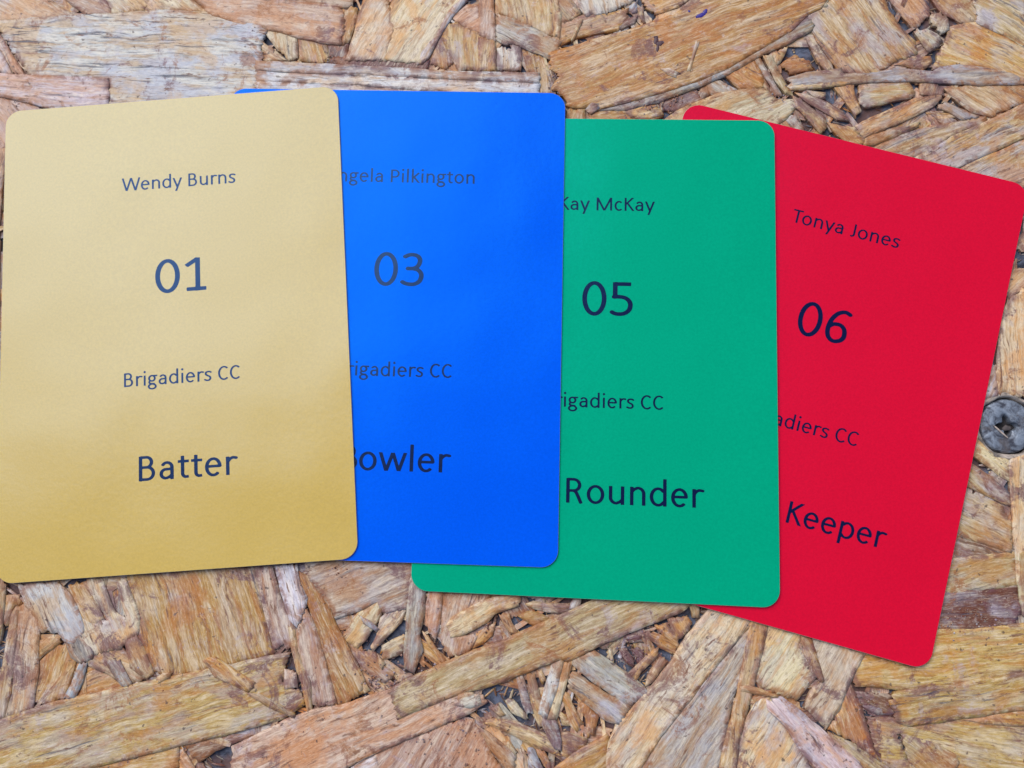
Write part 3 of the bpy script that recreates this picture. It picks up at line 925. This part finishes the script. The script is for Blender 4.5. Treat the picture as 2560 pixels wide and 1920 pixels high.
# ------------------------------------------------------------------ lettering
def arc(cx, cy, rx, ry, a0, a1, n=None):
    n = n or max(6, int(abs(a1 - a0) / 9))
    return [(cx + rx * math.cos(math.radians(a0 + (a1 - a0) * i / n)), cy + ry * math.sin(math.radians(a0 + (a1 - a0) * i / n))) for i in range(n + 1)]
def sp(pts, n=7):
    out = []
    P = [pts[0]] + list(pts) + [pts[-1]]
    for i in range(1, len(P) - 2):
        for k in range(n):
            t = k / n
            q = []
            for d in (0, 1):
                a, b, c, e = P[i - 1][d], P[i][d], P[i + 1][d], P[i + 2][d]
                q.append(.5 * (2 * b + (c - a) * t + (2 * a - 5 * b + 4 * c - e) * t * t + (3 * b - a - 3 * c + e) * t ** 3))
            out.append(tuple(q))
    out.append(pts[-1])
    return out
CAP, XH, ASC = .632, .466, .69
def stem(x, y0, y1):
    return [(x, y0), (x, y1)]
GL = {   # advance, strokes, optional dots, optional vertical clip
 ' ': (.226, [], [], None),
 'A': (.579, [[(.03, -.02), (.289, .632)], [(.289, .632), (.548, -.02)], [(.12, .2), (.46, .2)]], [], (0, CAP)),
 'B': (.544, [stem(.115, 0, CAP), [(.115, .595), (.27, .595)] + arc(.265, .468, .125, .127, 88, -90) + [(.115, .341)],
              [(.115, .341), (.28, .341)] + arc(.285, .189, .152, .152, 88, -90) + [(.115, .037)]], [], None),
 'C': (.533, [arc(.305, .316, .222, .287, 47, 313)], [], None),
 'J': (.319, [[(.205, .632), (.205, .14)] + arc(.105, .14, .1, .1, 0, -110)], [], None),
 'K': (.520, [stem(.115, 0, CAP), [(.47, .66), (.125, .31)], [(.19, .385), (.49, -.03)]], [], (0, CAP)),
 'M': (.855, [stem(.12, 0, CAP), [(.12, .62), (.428, .0)], [(.428, .0), (.736, .62)], stem(.736, 0, CAP)], [], (0, CAP)),
 'P': (.517, [stem(.115, 0, CAP), [(.115, .595), (.26, .595)] + arc(.262, .43, .172, .165, 88, -90) + [(.115, .265)]], [], None),
 'R': (.543, [stem(.115, 0, CAP), [(.115, .595), (.25, .595)] + arc(.255, .453, .15, .142, 88, -90) + [(.115, .311)],
              sp([(.25, .311), (.31, .28), (.355, .2), (.445, 0)])], [], None),
 'T': (.487, [[(.02, .595), (.467, .595)], stem(.243, 0, .6)], [], None),
 'W': (.890, [[(.04, .66), (.235, 0)], [(.235, 0), (.445, .632)], [(.445, .632), (.655, 0)], [(.655, 0), (.85, .66)]], [], (0, CAP)),
 'a': (.479, [[(.362, 0), (.362, .3)] + arc(.237, .3, .125, .127, 0, 152), [(.362, .262), (.23, .258)] + arc(.208, .147, .118, .111, 85, 275) + sp([(.22, .037), (.3, .065), (.362, .12)])], [], (-.01, .8)),
 'c': (.423, [arc(.243, .233, .163, .206, 50, 310)], [], None),
 'd': (.525, [stem(.412, 0, ASC), [(.412, .36)] + arc(.248, .233, .168, .206, 42, 318) + [(.412, .105)]], [], None),
 'e': (.498, [[(.09, .25), (.415, .25)] + arc(.252, .233, .166, .206, 6, 315)], [], None),
 'g': (.471, [arc(.215, .315, .128, .122, 0, 360), [(.25, .432), (.46, .432)], sp([(.14, .215), (.095, .155), (.11, .098), (.2, .072), (.32, .062)]),
              arc(.225, -.055, .16, .108, 0, 360)], [], None),
 'i': (.229, [stem(.115, 0, XH)], [(.115, .622, .053)], None),
 'k': (.455, [stem(.115, 0, ASC), [(.41, .49), (.125, .225)], [(.175, .285), (.43, -.03)]], [], (0, ASC)),
 'l': (.229, [stem(.115, 0, ASC)], [], None),
 'n': (.525, [stem(.115, 0, XH), sp([(.115, .335), (.17, .395), (.25, .434)]) + arc(.268, .29, .145, .146, 88, 0) + [(.413, 0)]], [], None),
 'o': (.527, [arc(.263, .233, .176, .206, 0, 360)], [], None),
 'p': (.525, [stem(.115, -.18, XH), [(.115, .36)] + arc(.277, .233, .168, .206, 138, -138) + [(.115, .105)]], [], None),
 'r': (.349, [stem(.115, 0, XH), sp([(.115, .33), (.165, .395), (.23, .432), (.275, .434), (.335, .423)])], [], None),
 's': (.391, [sp([(.33, .398), (.27, .427), (.19, .431), (.12, .405), (.095, .345), (.125, .285), (.2, .243), (.275, .2), (.305, .13), (.28, .068), (.215, .037), (.13, .04), (.055, .072)])], [], None),
 't': (.335, [[(.15, .575), (.15, .13)] + arc(.235, .125, .085, .088, 180, 270) + [(.305, .045)], [(.025, .43), (.31, .43)]], [], None),
 'u': (.525, [stem(.41, 0, XH), [(.112, .466), (.112, .175)] + arc(.255, .175, .143, .14, 180, 270) + sp([(.255, .035), (.34, .07), (.41, .13)])], [], None),
 'w': (.715, [[(.035, .5), (.2, 0)], [(.2, 0), (.357, .466)], [(.357, .466), (.515, 0)], [(.515, 0), (.68, .5)]], [], (0, XH)),
 'y': (.453, [[(.035, .5), (.232, .0)], [(.42, .5), (.155, -.2)]], [], (-.18, XH)),
 '0': (.507, [arc(.253, .316, .181, .287, 0, 360)], [], None),
 '1': (.507, [stem(.295, 0, CAP), [(.09, .039), (.455, .039)], [(.30, .61), (.085, .478)]], [], (0, CAP)),
 '3': (.507, [sp([(.095, .555), (.17, .588), (.24, .596), (.33, .575), (.378, .52), (.38, .45), (.34, .375), (.26, .337), (.15, .333)]),
              sp([(.25, .335), (.35, .31), (.41, .245), (.417, .17), (.38, .09), (.3, .045), (.22, .036), (.13, .048), (.06, .08)])], [], None),
 '5': (.507, [[(.425, .593), (.125, .593)], [(.13, .632), (.13, .325)], sp([(.1, .352), (.22, .356), (.32, .335), (.39, .28), (.413, .2), (.385, .11), (.3, .05), (.2, .036), (.12, .048), (.07, .072)])], [], None),
 '6': (.507, [sp([(.45, .57), (.38, .596), (.31, .59), (.22, .54), (.145, .44), (.105, .32), (.1, .2), (.13, .105), (.19, .05), (.265, .036), (.36, .07), (.41, .13), (.418, .2), (.395, .285), (.33, .34), (.25, .35), (.17, .33), (.1, .27)])], [], None),
}
PW, PH = .0445, .0345
def glyph_cells(ch, st=.0115):
    adv, strokes, dots, clip = GL[ch]
    xs = np.arange(-.06, adv + .1, st); ys = np.arange(-.24, .74, st)
    X, Y = np.meshgrid(xs, ys)
    ky = PW / PH
    D = np.full(X.shape, 9.0)
    for s in strokes:
        for i in range(len(s) - 1):
            (ax, ay), (bx, by) = s[i], s[i + 1]
            ay *= ky; by *= ky
            dx, dy = bx - ax, by - ay
            L2 = dx * dx + dy * dy
            if L2 < 1e-9:
                continue
            t = ((X - ax) * dx + (Y * ky - ay) * dy) / L2
            tc = np.clip(t, 0, 1)
            d = np.hypot(X - ax - tc * dx, Y * ky - ay - tc * dy)
            closed = math.hypot(s[0][0] - s[-1][0], s[0][1] - s[-1][1]) < 1e-4
            if i == 0 and not closed:
                d = np.where(t < 0, d + np.minimum(9, -t * math.sqrt(L2) * 40), d)
            if i == len(s) - 2 and not closed:
                d = np.where(t > 1, d + np.minimum(9, (t - 1) * math.sqrt(L2) * 40), d)
            D = np.minimum(D, d)
    S = PW - D
    for (cx, cy, r) in dots:
        S = np.maximum(S, r - np.hypot(X - cx, Y - cy))
    if clip:
        S = np.minimum(S, np.minimum(Y - clip[0], clip[1] - Y))
    return xs, ys, S

GCACHE = {}
def glyph_mesh(ch):
    """marching squares of the letter's inside; full cells merged into long quads"""
    if ch in GCACHE:
        return GCACHE[ch]
    polys = []
    if ch != ' ':
        xs, ys, S = glyph_cells(ch)
        for j in range(len(ys) - 1):
            run = None
            for i in range(len(xs) - 1):
                c = [(xs[i], ys[j], S[j, i]), (xs[i + 1], ys[j], S[j, i + 1]), (xs[i + 1], ys[j + 1], S[j + 1, i + 1]), (xs[i], ys[j + 1], S[j + 1, i])]
                ins = [q[2] > 0 for q in c]
                if all(ins):
                    if run is None:
                        run = i
                    continue
                if run is not None:
                    polys.append([(xs[run], ys[j]), (xs[i], ys[j]), (xs[i], ys[j + 1]), (xs[run], ys[j + 1])]); run = None
                if not any(ins):
                    continue
                pts = []
                for k in range(4):
                    a, b = c[k], c[(k + 1) % 4]
                    if a[2] > 0:
                        pts.append((a[0], a[1]))
                    if (a[2] > 0) != (b[2] > 0):
                        t = a[2] / (a[2] - b[2])
                        pts.append((a[0] + t * (b[0] - a[0]), a[1] + t * (b[1] - a[1])))
                if len(pts) >= 3:
                    polys.append(pts)
            if run is not None:
                i = len(xs) - 1
                polys.append([(xs[run], ys[j]), (xs[i], ys[j]), (xs[i], ys[j + 1]), (xs[run], ys[j + 1])])
    allx = [p[0] for q in polys for p in q]
    GCACHE[ch] = (polys, min(allx) if allx else 0, max(allx) if allx else 0)
    return GCACHE[ch]

KERN = {('T', 'o'): -.07, ('W', 'e'): -.02, ('K', 'a'): -.01, ('A', 'n'): 0.0, ('y', 'a'): -.01, ('K', 'e'): -.015, ('B', 'o'): -.06}
def text_polys(txt, em, left, right, base):
    """lay the text so that its ink runs from left to right (either may be None) on the baseline, in card mm"""
    x = 0; out = []; lo = hi = None
    for i, ch in enumerate(txt):
        polys, a, b = glyph_mesh(ch)
        if i:
            x += KERN.get((txt[i - 1], ch), 0)
        if polys:
            lo = x + a if lo is None else lo
            hi = x + b
        for p in polys:
            out.append([(x + u, v) for u, v in p])
        x += GL[ch][0]
    if left is not None and right is not None:
        sx = (right - left) / (hi - lo)
    else:
        sx = em
    x0 = (left - lo * sx) if left is not None else (right - hi * sx)
    return [[(x0 + u * sx, base + v * em) for u, v in p] for p in out]

# ------------------------------------------------------------------ the cards
W_, H_, CR, TH = 63.0, 88.0, 3.0, 0.28
def card_point(c, u, v):
    s, t = u / W_ + .5, .5 - v / H_
    q = c['q']
    x = (1 - s) * (1 - t) * q[0][0] + s * (1 - t) * q[1][0] + s * t * q[2][0] + (1 - s) * t * q[3][0]
    y = (1 - s) * (1 - t) * q[0][1] + s * (1 - t) * q[1][1] + s * t * q[2][1] + (1 - s) * t * q[3][1]
    return x, y, c['a'] + c['b'] * x

def build_card(colour, rgb, label, texts, tint):
    c = CARDS[colour]
    ox, oy, oz = card_point(c, 0, 0)
    root = bpy.data.objects.new('card', None)
    COL.objects.link(root)
    root.location = (ox * MM, oy * MM, (oz - TH) * MM)
    root['label'] = label
    root['category'] = 'card'
    root['group'] = 'coloured name cards fanned out on the board'
    L0 = np.array([ox, oy, oz - TH])
    def out(u, v, dz=0.0):
        p = np.array(card_point(c, u, v)) + np.array([0, 0, dz]) - L0
        return tuple(p * MM)
    def outline(ins):
        r = CR - ins; hw, hh = W_ / 2 - ins, H_ / 2 - ins
        pts = []
        for cx, cy, a0 in ((hw - r, hh - r, 0), (-hw + r, hh - r, 90), (-hw + r, -hh + r, 180), (hw - r, -hh + r, 270)):
            for i in range(13):
                a = math.radians(a0 + 90 * i / 12)
                pts.append((cx + r * math.cos(a), cy + r * math.sin(a)))
        return pts
    V = []; Fs = []; mi = []
    lv = [(0.05, -TH), (0.0, -TH + .05), (0.0, -.05), (0.035, 0.0)]
    n = 52
    for ins, dz in lv:
        V += [out(u, v, dz) for u, v in outline(ins)]
    for k in range(3):
        for i in range(n):
            j = (i + 1) % n
            Fs.append([k * n + i, k * n + j, (k + 1) * n + j, (k + 1) * n + i]); mi.append(1)
    Fs.append([3 * n + i for i in range(n)]); mi.append(0)
    Fs.append([i for i in range(n)][::-1]); mi.append(1)
    fm = face_material(colour + '_printed_card', rgb, 0.25, tint, 0.72 if colour == 'yellow' else 0.5)
    make('card_stock', V, Fs, [fm, M_PAPER], root, mat_idx=mi)
    for nm, txt, em, l, r, base in texts:
        V = []; Fs = []
        for p in text_polys(txt, em, l, r, base):
            o = len(V)
            V += [out(u, v, 0.012) for u, v in p]
            Fs.append(list(range(o, o + len(p))))
        make(nm, V, Fs, [M_INK], root)
    return root

build_card('yellow', (.585, .38, .064), 'yellow card reading Batter and 01, leftmost and topmost of the fan', [
    ('printed_name', 'Wendy Burns', 3.97, -9.36, 11.9, 26.35), ('printed_number', '01', 10.05, -3.24, 6.12, 6.22),
    ('printed_club', 'Brigadiers CC', 4.0, -9.0, 11.85, -10.7), ('printed_role', 'Batter', 7.05, -6.4, 11.15, -27.85)], (.38, .62, .88))
build_card('blue', (.001, .088, .72), 'blue card reading Bowler and 03, half under the yellow card', [
    ('printed_name', 'Angela Pilkington', 3.97, None, 15.1, 25.75), ('printed_number', '03', 10.05, -2.65, 6.4, 5.85),
    ('printed_club', 'Brigadiers CC', 4.0, -8.75, 12.1, -11.0), ('printed_role', 'Bowler', 7.05, None, 12.5, -28.05)], (.02, .44, 1))
build_card('green', (.001, .335, .165), 'green card reading Rounder and 05, between the blue and the red card', [
    ('printed_name', 'Kay McKay', 3.97, None, 9.95, 26.1), ('printed_number', '05', 10.05, -2.84, 6.15, 6.25),
    ('printed_club', 'Brigadiers CC', 4.0, None, 11.65, -10.6), ('printed_role', 'Rounder', 6.95, -5.06, 18.8, -27.6)], (.02, .65, .9))
build_card('red', (.67, .003, .019), 'red card reading Keeper and 06, tilted at the right end of the fan', [
    ('printed_name', 'Tonya Jones', 3.97, -7.95, 11.5, 26.4), ('printed_number', '06', 10.0, -2.8, 6.3, 6.5),
    ('printed_club', 'Brigadiers CC', 4.0, None, 11.95, -10.4), ('printed_role', 'Keeper', 6.1, 3.15, 20.2, -26.35)], (.5, .3, 1))
